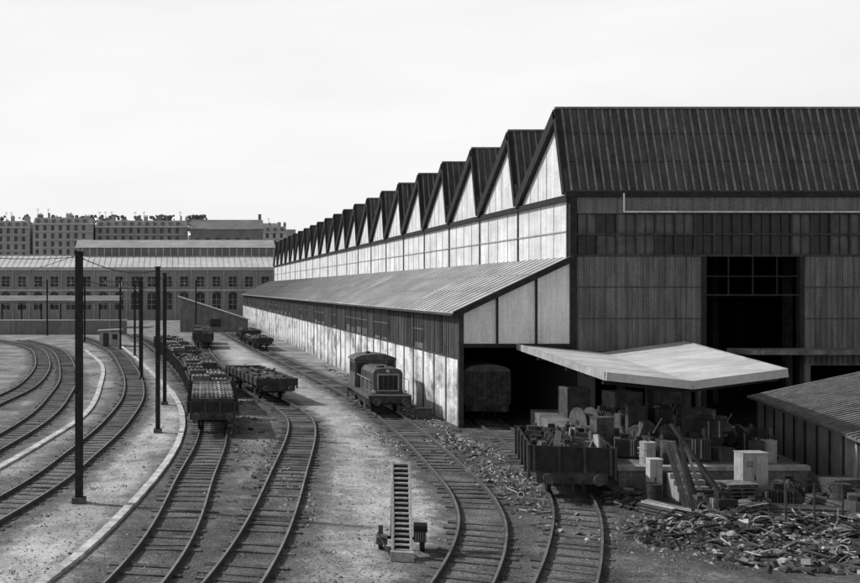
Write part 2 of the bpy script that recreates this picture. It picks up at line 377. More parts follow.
for i in range(14):
    ya=Y0+2+R(0,150); X=R(XL,XM-2.2); z=lambda q:6.85+(q-XL)*sl+.012
    lr.poly([(X,ya,z(X)),(X+2,ya,z(X+2)),(X+2,ya+1.0,z(X+2)),(X,ya+1.0,z(X))],random.choice(['leanrib','farlight']))
lf=sh.p('lean_to_frame')
lf.beam((XL-.45,Y0-.4,6.85-.45*sl-.12),(XM-.02,Y0-.4,9.84-.12),.12,.34,'black')
lf.beam((XL-.48,Y0-.3,6.52),(XL-.48,YL,6.52),.12,.14,'iron')
lf.box(XL-.1,XL+.18,Y0-.12,Y0+.15,0,6.7,'iron')
lf.box(XL+.18,XM-.02,Y0-.1,Y0+.1,4.62,4.85,'black')
for X in (18.35,20.6): lf.box(X-.06,X+.06,Y0-.1,Y0-.02,4.85,6.85+(X-XL)*sl-.2,'black')
lp=sh.p('lean_to_front_panels')
lp.poly([(XL+.18,Y0,4.85),(XM-.02,Y0,4.85),(XM-.02,Y0,9.7),(XL+.18,Y0,6.85)],'panelg')
lw=sh.p('lean_to_wall')
ZB=3.95
lw.poly([(XL,Y0+.15,0),(XL,YL,0),(XL,YL,ZB),(XL,Y0+.15,ZB)],'lowwall')
lw.poly([(XL+.05,Y0+.15,ZB),(XL+.05,YL,ZB),(XL+.05,YL,6.75),(XL+.05,Y0+.15,6.75)],'clad2')
lw.box(XL-.06,XL+.049,Y0+.16,YL,ZB-.02,ZB+.08,'iron')
bay=2.8; nb=int((YL-Y0)/bay)
for i in range(nb):
    ya=Y0+.15+i*bay
    lf.box(XL-.05,XL+.04,ya+bay-.07,ya+bay+.07,0,ZB-.03,'clad2')
    lf.box(XL-.04,XL+.045,ya+bay-.06,ya+bay+.06,ZB+.09,6.5,'iron')
    if random.random()<.5:
        z0=R(4.2,4.7) ; lw.box(XL+.0,XL+.04,ya+.15,ya+bay-.15,z0,6.3,'glassd')
        for q in (1,2,3): lw.box(XL-.03,XL-.003,ya+bay*q/4-.03,ya+bay*q/4+.03,z0,6.3,'clad')
        lw.box(XL-.02,XL-.003,ya+.15,ya+bay-.15,5.3,5.36,'clad')
    else:
        q=.2
        while q<bay-.1:
            lw.box(XL-.01,XL+.046,ya+q-.05,ya+q+.05,ZB+.09,6.5,random.choice(['clad2','clad2','clad'])); q+=.3
lw.poly([(XL,YL,0),(XM,YL,0),(XM,YL,9.8),(XL,YL,6.8)],'brick')
lw.poly([(XM,YE,0),(XM,YL,0),(XM,YL,9.8),(XM,YE,9.8)],'brick')
sh.done()
# ---------------------------------------------------------------- canopy
cn=Obj('loading_canopy',(20.5,40.3,0)); b=cn.p('roof_slab')
BL=(19.45,57.35,4.82);BF=(24.3,57.35,4.36);BR=(29.0,57.35,5.0);FL=(17.1,40,4.64);FF=(20.5,39.9,4.3);FR=(24.35,40,4.78)
b.slab([FL,FF,BF,BL],.3,'canopy'); b.slab([FF,FR,BR,BF],.3,'canopy')
def lerp(a,c,t): return tuple(a[i]+(c[i]-a[i])*t for i in range(3))
f=cn.p('fascia')
for a,c in ((FL,FF),(FF,FR),(BL,FL),(FR,BR)):
    aa=(a[0],a[1],a[2]-.13);cc=(c[0],c[1],c[2]-.13)
    if a[1]<41 and c[1]<41: aa=(aa[0],aa[1]-.05,aa[2]);cc=(cc[0],cc[1]-.05,cc[2])
    f.beam(aa,cc,.09,.34,'canopy' if a[1]<41 and c[1]<41 else 'concrete')
c=cn.p('columns')
for (t) in (0.02,.36,.7):
    q=lerp(FF,BF,t); c.box(q[0]-.13,q[0]+.13,q[1]+.1,q[1]+.36,0,q[2]-.28,'black')
    l=lerp(FL,BL,t); r_=lerp(FR,BR,t)
    c.beam((l[0]+.1,l[1]+.25,l[2]-.4),(q[0],q[1]+.25,q[2]-.4),.14,.2,'black'); c.beam((q[0],q[1]+.25,q[2]-.4),(r_[0]-.1,r_[1]+.25,r_[2]-.4),.14,.2,'black')
b2=cn.p('roof_seams')
for t in (.2,.4,.6,.8):
    l=lerp(FL,BL,t);q=lerp(FF,BF,t);r_=lerp(FR,BR,t)
    b2.beam((l[0],l[1],l[2]+.004),(q[0],q[1],q[2]+.004),.04,.01,'concrete'); b2.beam((q[0],q[1],q[2]+.004),(r_[0],r_[1],r_[2]+.004),.04,.01,'concrete')
cn.done()
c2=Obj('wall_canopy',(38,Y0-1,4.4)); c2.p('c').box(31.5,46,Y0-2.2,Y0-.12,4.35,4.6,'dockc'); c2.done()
dk=Obj('loading_dock',(20,45,0)); d=dk.p('d')
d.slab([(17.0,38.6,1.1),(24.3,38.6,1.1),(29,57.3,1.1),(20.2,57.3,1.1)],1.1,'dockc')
d.slab([(16.93,38.5,1.16),(24.35,38.5,1.16),(24.5,39.0,1.16),(17.03,39.0,1.16)],.16,'concrete')
for i in range(5): d.box(18.8,20.0,38.49-.28*(5-i),38.49-.28*(4-i)-.003,0,.2*(i+1)-.06,'concrete')
dk.done()
rs=Obj('storage_shed',(27.2,42,0)); w=rs.p('walls')
def lx(y): return 27.2+(y-41.9)*.3077
ya,yb=33.5,52.8
w.add([(lx(ya),ya,0),(lx(yb),yb,0),(lx(yb),yb,2.3),(lx(ya),ya,2.3)],[(0,1,2,3)],'grey')
w.add([(lx(ya),ya,0),(lx(ya)+6,ya,0),(lx(ya)+6,ya,3.7),(lx(ya),ya,2.3)],[(0,1,2,3)],'grey')
w.add([(lx(yb),yb,0),(lx(yb)+6,yb,0),(lx(yb)+6,yb,3.7),(lx(yb),yb,2.3)],[(0,1,2,3)],'grey')
yy=ya
while yy<yb+.1:
    w.box(lx(yy)-.06,lx(yy)+.03,yy-.05,yy+.05,0,2.28,'iron'); yy+=1.6
r=rs.p('roof'); r.slab([(lx(ya)-.35,ya-.3,2.33),(lx(ya)+6.2,ya-.3,3.75),(lx(yb)+6.2,yb+.3,3.75),(lx(yb)-.35,yb+.3,2.33)],.1,'clad')
yy=ya-.2
while yy<yb+.3:
    r.beam((lx(yy)-.34,yy,2.36),(lx(yy)+6.2,yy,3.78),.1,.06,'rib'); yy+=.45
rs.done()
# ---------------------------------------------------------------- wagons
def at(key,y):
    S=TR[key]; i=min(range(len(S)),key=lambda j:abs(S[j].y-y)); return S[i]
def place(key,yf,L):
    a=at(key,yf+.6); c=at(key,yf+L-.6); m=(a+c)/2; d=c-a
    return (m.x,m.y,.205),math.atan2(d.y,d.x)-math.pi/2
def wheel(b,x,y,r):
    s=1 if x>0 else -1
    b.cyl((x-.06,y,r),(x+.06,y,r),r,'black',20); b.cyl((x-s*.09,y,r),(x-s*.05,y,r),r+.03,'black',20)
    b.cyl((x+s*.06,y,r),(x+s*.11,y,r),.16,'rust',10)
def machine(b,x,y,z,s,k='iron'):
    q=random.random(); old=b.M
    b.M=old@Matrix.Translation((x,y,z))@Matrix.Rotation(R(-.4,.4)+random.choice([0,1.57]),4,'Z')@Matrix.Scale(s,4)
    b.box(-.5,.5,-.35,-.25,0,.1,'black'); b.box(-.5,.5,.25,.35,0,.1,'black')
    if q<.35:
        b.cyl((-.45,0,.42),(.35,0,.42),.32,k,18)
        for i in range(7): b.cyl((-.35+i*.1,0,.42),(-.32+i*.1,0,.42),.36,'rust',18)
        b.cyl((.35,0,.42),(.6,0,.42),.07,'grey',8); b.box(-.15,.15,-.12,.12,.74,.92,k)
    elif q<.72:
        b.box(-.45,.45,-.3,.3,.1,.85,k)
        for i in range(9): b.box(-.42+i*.1,-.38+i*.1,-.36,.36,.14,.82,random.choice(['rust','grey','iron']))
        b.box(-.2,.1,-.2,.2,.85,1.05,'black'); b.cyl((.3,0,.85),(.3,0,1.2),.07,'rust',8)
    elif q<.86:
        b.box(-.42,.42,-.28,.28,.1,.5,k); b.extr([(-.3,.5),(.3,.5),(.16,.95),(-.16,.95)],-.24,.24,'rust'); b.cyl((-.6,0,.35),(-.42,0,.35),.2,'black',14)
        b.cyl((.42,.1,.3),(.75,.1,.3),.05,'grey',8); b.beam((.1,-.3,.6),(.35,-.45,1.15),.05,.05,'wood')
    else:
        b.cyl((0,-.3,.45),(0,-.18,.45),.45,k,22); b.cyl((0,-.18,.45),(0,.18,.45),.16,'rust',12); b.cyl((0,.18,.45),(0,.3,.45),.45,k,22)
        b.cyl((0,-.5,.45),(0,.5,.45),.07,'grey',8)
    b.M=old
def wagon(name,key,yf,L,side=.35,load=None,body='rust',W=2.6,roof=False,deck=1.15):
    loc,rz=place(key,yf,L); o=Obj(name,loc,rz,local=True); h=L/2-.5
    c=o.p('chassis')
    for s in (-1,1):
        c.box(s*.95-.06,s*.95+.06,-h,h,deck-.35,deck-.08,'black')
        c.box(-1.25,1.25,s*h-.08,s*h+.08,deck-.42,deck-.05,'iron')
        for x in (-.88,.88):
            c.cyl((x,s*h,deck-.2),(x,s*(h+.42),deck-.2),.08,'black',10); c.cyl((x,s*(h+.42),deck-.2),(x,s*(h+.5),deck-.2),.2,'rust',16)
        c.box(-.05,.05,s*(h+.08)-.08,s*(h+.08)+.3,deck-.3,deck-.2,'black')
        c.beam((0,s*(h+.25),deck-.25),(0,s*(h+.3),deck-.65),.06,.06,'black')
        for x in (-.35,.4): c.beam((x,s*(h+.1),deck-.3),(x,s*(h+.2),deck-.75),.05,.05,'black')
    wy=h*.62
    u=o.p('running_gear')
    for y in (-wy,wy):
        for x in (-.75,.75): wheel(u,x,y,.46)
        u.cyl((-.75,y,.46),(.75,y,.46),.07,'black',8)
        for s in (-1,1):
            u.box(s*1.02-.09,s*1.02+.09,y-.14,y+.14,.32,.62,'rust')
            u.beam((s*1.02,y-.55,.78),(s*1.02,y,.66),.08,.07,'black'); u.beam((s*1.02,y,.66),(s*1.02,y+.55,.78),.08,.07,'black')
    for s in (-1,1): u.beam((s*.6,-wy+.4,.35),(s*.6,wy-.4,.35),.05,.05,'black')
    d=o.p('body')
    d.box(-W/2,W/2,-h,h,deck-.08,deck,'dwood')
    n=max(3,int(L/1.5))
    if side>0:
        for s in (-1,1):
            d.box(s*W/2-.04,s*W/2+.04,-h,h,deck+.001,deck+side,body)
            d.box(-W/2+.05,W/2-.05,s*h-.04,s*h+.04,deck+.001,deck+side,body)
            for i in range(n+1):
                y=-h+2*h*i/n; d.box(s*(W/2+.07)-.05,s*(W/2+.07)+.05,y-.05,y+.05,deck-.25,deck+side+.02,'iron')
            for i in range(4):
                x=-W/2+.1+(W-.2)*i/3; d.box(x-.05,x+.05,s*(h+.07)-.028,s*(h+.07)+.028,deck-.04,deck+side+.02,'iron')
            for zz in (deck+side*.33,deck+side*.66): 
                d.box(s*(W/2+.045)-.008,s*(W/2+.045)+.008,-h,h,zz-.012,zz+.012,'black')
    ld=o.p('load') if load else None
    T=deck+.01
    if load=='ribbed':
        ld.box(-W/2+.12,W/2-.12,-h+.15,h-.2,T,T+side+.12,'iron')
        x=-W/2+.2
        while x<W/2-.15:
            ld.rbox((x,R(-.12,.12),T+side+.2+R(-.03,.05)),(.1,2*h-.5+R(-.3,.1),.14),(R(-.004,.004),0,R(-.008,.008)),random.choice(['wood','lwood','wood','grey'])); x+=R(.17,.24)
        y=-h+.5
        while y<h-.4: ld.box(-W/2+.15,W/2-.15,y-.05,y+.05,T+side+.3,T+side+.37,random.choice(['lwood','wood'])); y+=1.25
        for s in (-1,1):
            for i in range(5): yy=-h+.3+i*(2*h-.6)/4; ld.box(s*(W/2)-.05,s*(W/2)+.05,yy-.05,yy+.05,T+side,T+side+.75,'black')
    if load=='scrap':
        for i in range(90):
            z=T+R(0,side+.1); k=random.choice(['rust','dwood','iron','dwood','wood','rust'])
            ld.rbox((R(-W/2+.3,W/2-.3),R(-h+.6,h-.6),z),(R(.06,.35),R(.3,1.5),R(.05,.2)),(R(-.12,.12),R(-.15,.15),R(-.5,.5)),k)
        for i in range(14): ld.blob((R(-1,1),R(-h+.5,h-.5),T+side*.4),R(.25,.5),random.choice(['dwood','rust','tarp']))
    if load=='bales':
        y=-h+.5
        while y<h-.8:
            w_=R(.7,1.3)
            for x in (-.6,.6):
                z=T+side+R(-.1,.4); ld.rbox((x,y+w_/2,(T+z)/2),(1.1,w_-.06,z-T),(0,0,R(-.04,.04)),random.choice(['dwood','tarp','rust','iron','dwood']))
                for i in range(4): ld.rbox((x-.42+i*.28,y+w_/2,z+.02),(.08,w_-.1,.05),(0,0,0),random.choice(['wood','rust','grey']))
            y+=w_+R(0,.4)
    if load=='machinery':
        y=-h+.7
        while y<h-.5:
            x=-W/2+.5
            while x<W/2-.3:
                machine(ld,x,y,T+side*.35,R(.7,.95),random.choice(['iron','rust','black'])); x+=R(.7,.9)
            y+=R(.9,1.15)
        for i in range(6):
            x=R(-W/2+.3,W/2-.3); ld.rbox((x,R(-h+.3,0),T+side*.5+.25),(.06,.5,side+R(.2,.4)),(R(-.2,.2),R(-.15,.15),R(-.4,.4)),random.choice(['grey','wood','rust','iron']))
    if roof:
        H=1.95
        for s in (-1,1):
            d.box(s*W/2-.03,s*W/2+.03,-h,h,deck+.003,deck+H,'dwood')
            d.box(-W/2+.04,W/2-.04,s*h-.03,s*h+.03,deck+.003,deck+H,'dwood')
            for i in range(7): y=-h+2*h*i/6; d.box(s*(W/2+.05)-.02,s*(W/2+.05)+.02,y-.05,y+.05,deck,deck+H,'iron')
            for i in range(9): x=-W/2+.15+(W-.3)*i/8; d.box(x-.012,x+.012,s*(h+.035)-.003,s*(h+.035)+.004,deck,deck+H,'black')
            d.beam((-W/2+.1,s*(h+.06),deck+.05),(W/2-.1,s*(h+.06),deck+H-.1),.05,.08,'iron')
        pr=[(-W/2-.05,deck+H)]+[( (W/2+.05)*math.sin(t),deck+H+.42*math.cos(t)) for t in [math.radians(q) for q in (-70,-50,-30,-10,10,30,50,70)]]+[(W/2+.05,deck+H)]
        d.extr(pr,-h-.1,h+.1,'tarp')
    o.done()
wagon('flat_wagon','w1',53.6,9.5,.55,'ribbed','black')
wagon('open_wagon','w1',63.6,9,.75,'bales','rust')
wagon('open_wagon','w1',73.1,9,.9,'bales','iron')
wagon('open_wagon','w1',82.6,9,.8,'scrap','rust')
wagon('open_wagon','w1',92.1,9,.9,'bales','iron')
wagon('open_wagon','w1',101.6,9,1.0,'bales','rust')
wagon('open_wagon','w1',111.2,9,1.0,'scrap','iron')
wagon('flat_wagon','w2',68.6,13,.45,'scrap','iron',2.7)
wagon('open_wagon','w2',132,9,.8,'bales','iron')
wagon('open_wagon','w2',142,9,.8,'bales','iron')
wagon('flat_wagon','loco',128,11,.3,'scrap','iron')
wagon('open_wagon','loco',141,9,.8,'scrap','iron')
wagon('open_wagon','dock',36.7,6.4,.95,'machinery','black',2.9,False,.95)
wagon('covered_wagon','dock',58.8,9,0,None,'dwood',2.6,True,.95)
# ---------------------------------------------------------------- locomotive
loc,rz=place('loco',61.6,8.2); o=Obj('diesel_shunting_locomotive',loc,rz,local=True)
c=o.p('frame')
c.box(-1.3,1.3,-3.9,3.9,.95,1.25,'loco'); c.box(-1.32,1.32,-4.02,-3.9,.72,1.27,'iron'); c.box(-1.32,1.32,3.9,4.02,.72,1.27,'iron')
c.box(-1.32,1.32,-4.03,-4.021,1.2,1.27,'locol')
for s in (-1,1):
    for x in (-.88,.88):
        c.cyl((x,s*4.0,.85),(x,s*4.4,.85),.09,'black',10); c.cyl((x,s*4.4,.85),(x,s*4.48,.85),.22,'rust',18)
    c.beam((0,s*4.05,.85),(0,s*4.3,.5),.09,.09,'black')
    for x in (-.4,.4): c.cyl((x,s*4.06,.75),(x,s*4.12,.3),.035,'black',6)
    c.box(s*1.05-.05,s*1.05+.05,-3.4,3.4,.45,.95,'black')
    for y in (-3.6,1.6,3.6): 
        for z in (.35,.65): c.box(s*1.3-.16,s*1.3+.12,y-.25,y+.25,z,z+.04,'iron')
        c.box(s*1.4-.02,s*1.4+.02,y-.25,y-.21,.35,.95,'iron'); c.box(s*1.4-.02,s*1.4+.02,y+.21,y+.25,.35,.95,'iron')
u=o.p('wheels')
for y in (-1.9,1.9):
    for x in (-.75,.75): wheel(u,x,y,.5)
    u.cyl((-.75,y,.5),(.75,y,.5),.09,'black',8)
    for s in (-1,1): u.box(s*1.12-.09,s*1.12+.09,y-.2,y+.2,.33,.7,'rust')
hd=o.p('hood')
hp=[(-.92,1.25),(.92,1.25),(.92,2.55),(.78,2.76),(.4,2.84),(-.4,2.84),(-.78,2.76),(-.92,2.55)]
hd.extr(hp,-3.35,.95,'loco')
for s in (-1,1):
    for i in range(5):
        y=-3.1+i*.8; hd.box(s*.93-.012,s*.93+.012,y,y+.72,1.4,2.48,'iron')
        for j in range(6): hd.box(s*.95-.012,s*.95+.012,y+.1,y+.62,1.5+j*.12,1.55+j*.12,'loco')
    hd.cyl((s*1.22,-3.7,1.25),(s*1.22,-3.7,2.15),.02,'locol',6); hd.cyl((s*1.22,-3.7,2.15),(s*1.22,.9,2.15),.02,'locol',6)
    for y in (-2.2,-.7): hd.cyl((s*1.22,y,1.25),(s*1.22,y,2.15),.02,'locol',6)
g2=o.p('radiator_grille')
g2.box(-.68,.68,-3.42,-3.351,1.42,2.5,'locol'); g2.box(-.6,.6,-3.44,-3.421,1.5,2.42,'black')
for i in range(10): g2.box(-.58,.58,-3.47,-3.441,1.55+i*.088,1.58+i*.088,'iron')
for x in (-.3,0,.3): g2.box(x-.02,x+.02,-3.49,-3.472,1.5,2.42,'loco')
for x in (-.95,.95): g2.cyl((x,-3.75,1.42),(x,-3.92,1.42),.12,'locol',14); g2.box(x-.1,x+.1,-3.75,-3.6,1.25,1.5,'iron')
g2.cyl((0,-3.36,2.66),(0,-3.5,2.66),.1,'locol',14)
hd.cyl((.35,-1.6,2.8),(.35,-1.6,3.25),.09,'black',10); hd.cyl((-.3,-2.4,2.8),(-.3,-2.4,2.95),.25,'iron',14)
cb=o.p('cab')
for s in (-1,1):
    cb.box(s*1.3-.04,s*1.3+.04,.95,3.1,1.25,2.2,'loco'); cb.box(s*1.3-.04,s*1.3+.04,.95,3.1,2.85,3.1,'loco')
    for y in (.95,1.6,2.4,3.02): cb.box(s*1.3-.04,s*1.3+.04,y,y+.1,2.2,2.85,'loco')
    cb.box(s*1.3-.01,s*1.3+.01,1.0,3.1,2.2,2.85,'glassd')
for y in (.95,3.06):
    cb.box(-1.26,1.26,y,y+.06,1.25,2.2,'loco'); cb.box(-1.26,1.26,y,y+.06,2.85,3.15,'loco')
    for x in (-1.26,-.62,-.05,.52,1.16): cb.box(x,x+.1,y-.004,y+.05,2.2,2.85,'loco')
    cb.box(-1.2,1.2,y+.02,y+.04,2.2,2.85,'glassd')
pr=[(-1.42,3.05)]+[(1.42*math.sin(t),3.08+.38*math.cos(t)) for t in [math.radians(q) for q in (-85,-65,-45,-25,0,25,45,65,85)]]+[(1.42,3.05)]
cb.extr(pr,.8,3.3,'loco'); cb.cyl((.7,1.5,3.4),(.7,1.2,3.42),.05,'black',8); cb.cyl((-.3,1.9,3.4),(-.3,1.9,3.58),.16,'iron',10)
hd.extr([(-.86,1.25),(.86,1.25),(.86,1.95),(.6,2.1),(-.6,2.1),(-.86,1.95)],3.14,3.85,'loco')
o.done(bevel=.012)
bx=Obj('tool_chest',(15,61,0)); bx.p('b').box(14.6,15.5,61,61.7,.0,.65,'dwood'); bx.p('b').box(14.55,15.55,60.95,61.75,.65,.72,'iron'); bx.done()
# ---------------------------------------------------------------- poles and wires
def pole(x,y,h,w=.26,arm=0):
    o=Obj('steel_mast',(x,y,0),0,True); b=o.p('m')
    b.box(-w/2,w/2,-w/2,-w/2+.03,.1,h,'black'); b.box(-w/2,w/2,w/2-.03,w/2,.1,h,'black'); b.box(-.02,.02,-w/2+.03,w/2-.03,.1,h,'black')
    b.box(-w*.9,w*.9,-w*.9,w*.9,0,.22,'rust')
    for i in range(int(h/1.2)): b.box(-w/2+.01,-.021,-w/2+.032,w/2-.032,.6+i*1.2,.64+i*1.2,'black')
    b.box(-w/2-.04,w/2+.04,-w/2-.04,w/2+.04,h,h+.05,'black')
    if arm:
        b.beam((0,0,h-.5),(arm,0,h-.3),.05,.05,'black'); b.beam((0,0,h-1.6),(arm*.8,0,h-.35),.035,.035,'black'); b.cyl((arm,0,h-.3),(arm,0,h-.75),.05,'grey',8)
    o.done()
pole(-3.7,37.4,9.35,.28,0); pole(-1.12,55.6,9.2,.26); pole(-.92,69,9.05,.26); pole(-3.7,98,9.0,.25,-1.8); pole(-5.1,118,8.9,.25,-1.8)
pole(-3.2,88,9,.25); pole(-7.6,132,9.4,.25,-2); pole(-22.5,172,9.5,.25,-2.2); pole(-14,150,9.5,.25,-2)
pole(3.2,178,9.5,.25,-2)
ow=Obj('overhead_wires'); b=ow.p('w')
def wire(a,c,sag,r=.012):
    a=Vector(a);c=Vector(c);n=12;pv=a
    for i in range(1,n+1):
        t=i/n;p=a+(c-a)*t;p.z-=sag*4*t*(1-t); b.cyl(pv,p,r,'black',4); pv=p
P=[(-3.7,37.4,9.2),(-1.12,55.6,9.05),(-.92,69,8.9),(-3.2,88,8.8),(-3.7,98,8.8),(-5.1,118,8.8),(-7.6,132,9.2),(-14,150,9.3),(-22.5,172,9.3)]
for i in range(len(P)-1):
    wire(P[i],P[i+1],.35,.014+.00012*P[i][1]); q=lambda p:(p[0],p[1],p[2]-.8); wire(q(P[i]),q(P[i+1]),.3,.01+.0001*P[i][1])
wire((-3.7,37.4,9.3),(-14,60,8.6),.4); wire((-3.7,37.4,9.2),(-8,18,9.2),.3)
ow.done()
lp=Obj('lamp_post',(-8.2,142,0),0,True); b=lp.p('l'); b.cyl((0,0,0),(0,0,6.5),.09,'grey',8,.06); b.cyl((0,0,6.5),(.9,0,6.7),.04,'grey',6); b.rbox((1.1,0,6.68),(.6,.25,.14),(0,0,0),'grey'); lp.done()
h=Obj('trackside_hut',(-9.5,140,0),0,True); w=h.p('walls'); 
w.box(-1.4,1.4,-1.2,1.2,0,2.1,'grey'); w.box(-.9,-.1,-1.24,-1.2,0.1,1.9,'iron'); w.box(.4,1.1,-1.24,-1.2,1.0,1.7,'glassd')
h.p('roof').slab([(-1.7,-1.5,2.25),(1.7,-1.5,2.4),(1.7,1.5,2.4),(-1.7,1.5,2.25)],.15,'farroof'); h.done()
# ---------------------------------------------------------------- background buildings
d=Obj('depot_building',(-10,262,0)); w=d.p('walls');gl=d.p('windows');fr=d.p('window_frames')
YB=262; x0=-78;x1=26.5; holes=[]; x=x0+2
while x<x1-3:
    holes.append((x,x+2.2,2.6,6.6)); holes.append((x+.1,x+2.1,8.6,11.2)); x+=4.25
facade(w,gl,fr,x0,x1,0,13.6,YB,holes,.4,'farstone','farwin','farroof',2,3,.12)
tr=d.p('trim'); tr.box(x0,x1,YB-.25,YB-.003,7.5,7.85,'farlight'); tr.box(x0,x1,YB-.35,YB-.003,12.9,13.6,'farlight')
for hh in holes:
    if hh[2]<3:
        X=(hh[0]+hh[1])/2; tr.add([(X+1.1*math.cos(t),YB-.02,6.6+.7*math.sin(t)) for t in [math.pi*i/6 for i in range(7)]],[(0,1,2,3,4,5,6)],'farwin')
x=x0+.9
while x<x1: tr.box(x-.35,x+.05,YB-.2,YB-.004,0,7.48,'farroof'); tr.box(x-.3,x,YB-.2,YB-.004,7.9,12.88,'farroof'); x+=4.25
r=d.p('roof'); r.poly([(x0,YB-.8,13.65),(x1,YB-.8,13.65),(x1,YB+10,17.0),(x0,YB+10,17.0)],'farlight')
x=x0
while x<x1: r.beam((x,YB-.7,13.7),(x,YB+9.9,17.02),.12,.08,'farroof'); x+=1.5
r.box(-27,x1,YB+10,YB+10.4,16.5,19.2,'fardark'); r.poly([(-28,YB+9.5,19.2),(x1,YB+9.5,19.2),(x1,YB+16,21.6),(-28,YB+16,21.6)],'farroof')
r.box(-78,-27,YB+10,YB+22,16,17.4,'farroof')
x=-26
while x<x1: r.box(x-.1,x+.1,YB+9.9,YB+9.98,17,19.2,'farlight'); x+=2
d.done()
pc=Obj('platform_canopy',(-30,215,0)); b=pc.p('c')
b.slab([(-75,206,5.6),(-12,206,5.6),(-12,216,6.6),(-75,216,6.6)],.3,'fardark'); b.box(-75,-12,205.8,206,5.0,5.55,'fardark')
for i in range(16): b.box(-74+i*4.1,-73.7+i*4.1,210,210.3,0,5.7,'iron')
b.box(-75,-12,209,214,0,1,'concrete'); pc.done()
s=Obj('brick_lean_to_shed',(6,186,0)); b=s.p('walls')
b.add([(.4,186,0),(13,186,0),(13,186,2.3),(.4,186,6.4),(.4,196,0),(13,196,0),(13,196,2.3),(.4,196,6.4)],[(0,1,2,3),(0,3,7,4),(1,5,6,2),(4,7,6,5)],'brick')
b.box(2,4,185.9,185.99,0,2.6,'fardark'); b.box(6,8,185.9,185.99,1,2.4,'glassd')
s.p('roof').slab([(0,185.5,6.7),(13.4,185.5,2.35),(13.4,196.5,2.35),(0,196.5,6.7)],.18,'farlight'); s.done()
s=Obj('retaining_wall',(-40,178,0)); b=s.p('w'); b.box(-75,-9,176,176.5,0,2.4,'farbrick'); b.box(-75.1,-8.9,175.9,176.6,2.4,2.6,'farlight')
for i in range(12): b.box(-74+i*5.6,-73.4+i*5.6,175.8,175.99,0,2.38,'farbrick')
s.done()
def apt(x0,x1,y,z1,floors,kw):
    d=Obj('apartment_building',((x0+x1)/2,y,0)); w=d.p('walls');gl=d.p('windows');fr=d.p('frames');holes=[];x=x0+1
    while x<x1-2:
        for i in range(floors): z=z1-3.2*(i+1)+.6; holes.append((x,x+1.3,z,z+2.0))
        x+=3.1
    facade(w,gl,fr,x0,x1,0,z1,y,holes,.35,kw,'aptwin')
    for X in (x0,x1): w.poly([(X,y,0),(X,y+14,0),(X,y+14,z1),(X,y,z1)],kw)
    for i in range(floors): w.box(x0,x1,y-.4,y-.004,z1-3.2*(i+1)-.05,z1-3.2*(i+1)+.15,'farlight')
    r=d.p('roof'); w.box(x0-.3,x1+.3,y-.5,y-.004,z1-.3,z1+.2,'farlight')
    hh=2.6
    r.add([(x0,y,z1),(x1,y,z1),(x1-.6,y+1.4,z1+hh),(x0+.6,y+1.4,z1+hh),(x0,y+14,z1),(x1,y+14,z1),(x1-.6,y+12.6,z1+hh),(x0+.6,y+12.6,z1+hh)],[(0,1,2,3),(3,2,6,7),(1,5,6,2),(0,3,7,4),(4,7,6,5)],'farroof')
    x=x0+1.3
    while x<x1-2: r.box(x,x+1.2,y+.2,y+1.3,z1+.3,z1+1.9,'fardark'); x+=3.1
    x=x0+1
    while x<x1-1:
        hgt=R(.6,2.2); wd_=R(.6,2.6); r.box(x,x+wd_,y+5,y+6.2,z1+hh-.1,z1+hh+hgt,random.choice(['apt','farbrick','farroof']))
        for j in range(int(wd_/.4)): r.cyl((x+.2+j*.4,y+5.6,z1+hh+hgt),(x+.2+j*.4,y+5.6,z1+hh+hgt+R(.3,.8)),.13,'farbrick',6)
        if random.random()<.5:
            r.cyl((x,y+6.5,z1+hh),(x,y+6.5,z1+hh+4),.06,'fardark',4); 
            for q in (3.4,3.8): r.cyl((x-.6,y+6.5,z1+hh+q),(x+.6,y+6.5,z1+hh+q),.05,'fardark',4)
        x+=R(2,6)
    d.done()
apt(-120,-60,405,33,5,'apt'); apt(-58,-34,400,34.0,5,'apt'); apt(-33,4,402,33.0,5,'farstone')
apt(34.5,48,440,33,5,'farlight')
d=Obj('brick_warehouse',(20,400,0)); w=d.p('walls'); 
facade(w,d.p('windows'),d.p('frames'),5,34,0,32,400,[(7+i*4,8.6+i*4,26,28.4) for i in range(6)],.3,'farbrick','aptwin')
w.poly([(34,400,0),(34,420,0),(34,420,32),(34,400,32)],'farbrick')
d.p('roof').poly([(4.5,399.5,32),(34.5,399.5,32),(34.5,408,36.2),(4.5,408,36.2)],'fardark'); w.poly([(34,400,32),(34,420,32),(34,408,36.1)],'farbrick'); d.done()
d=Obj('distant_buildings'); b=d.p('b')
for i in range(44):
    x=-200+i*12+R(-3,3); z=R(37,44) if random.random()<.35 else R(30,37)
    b.box(x,x+R(9,14),520+R(0,30),545+R(6,30),0,z,random.choice(['apt','farlight','farlight','farroof']))
    if random.random()<.6: b.box(x+2,x+3.5,525,527,z,z+R(2,4),'farbrick')
d.done()
tr=Obj('distant_trees'); b=tr.p('t')
for i in range(26):
    x=R(-105,20); b.cyl((x,493,30),(x,493,40),.3,'leaf',5)
    for j in range(30): b.blob((x+R(-2.8,2.8),R(490,496),38+R(-2,6)),R(.4,1.2),'leaf',1)
tr.done()
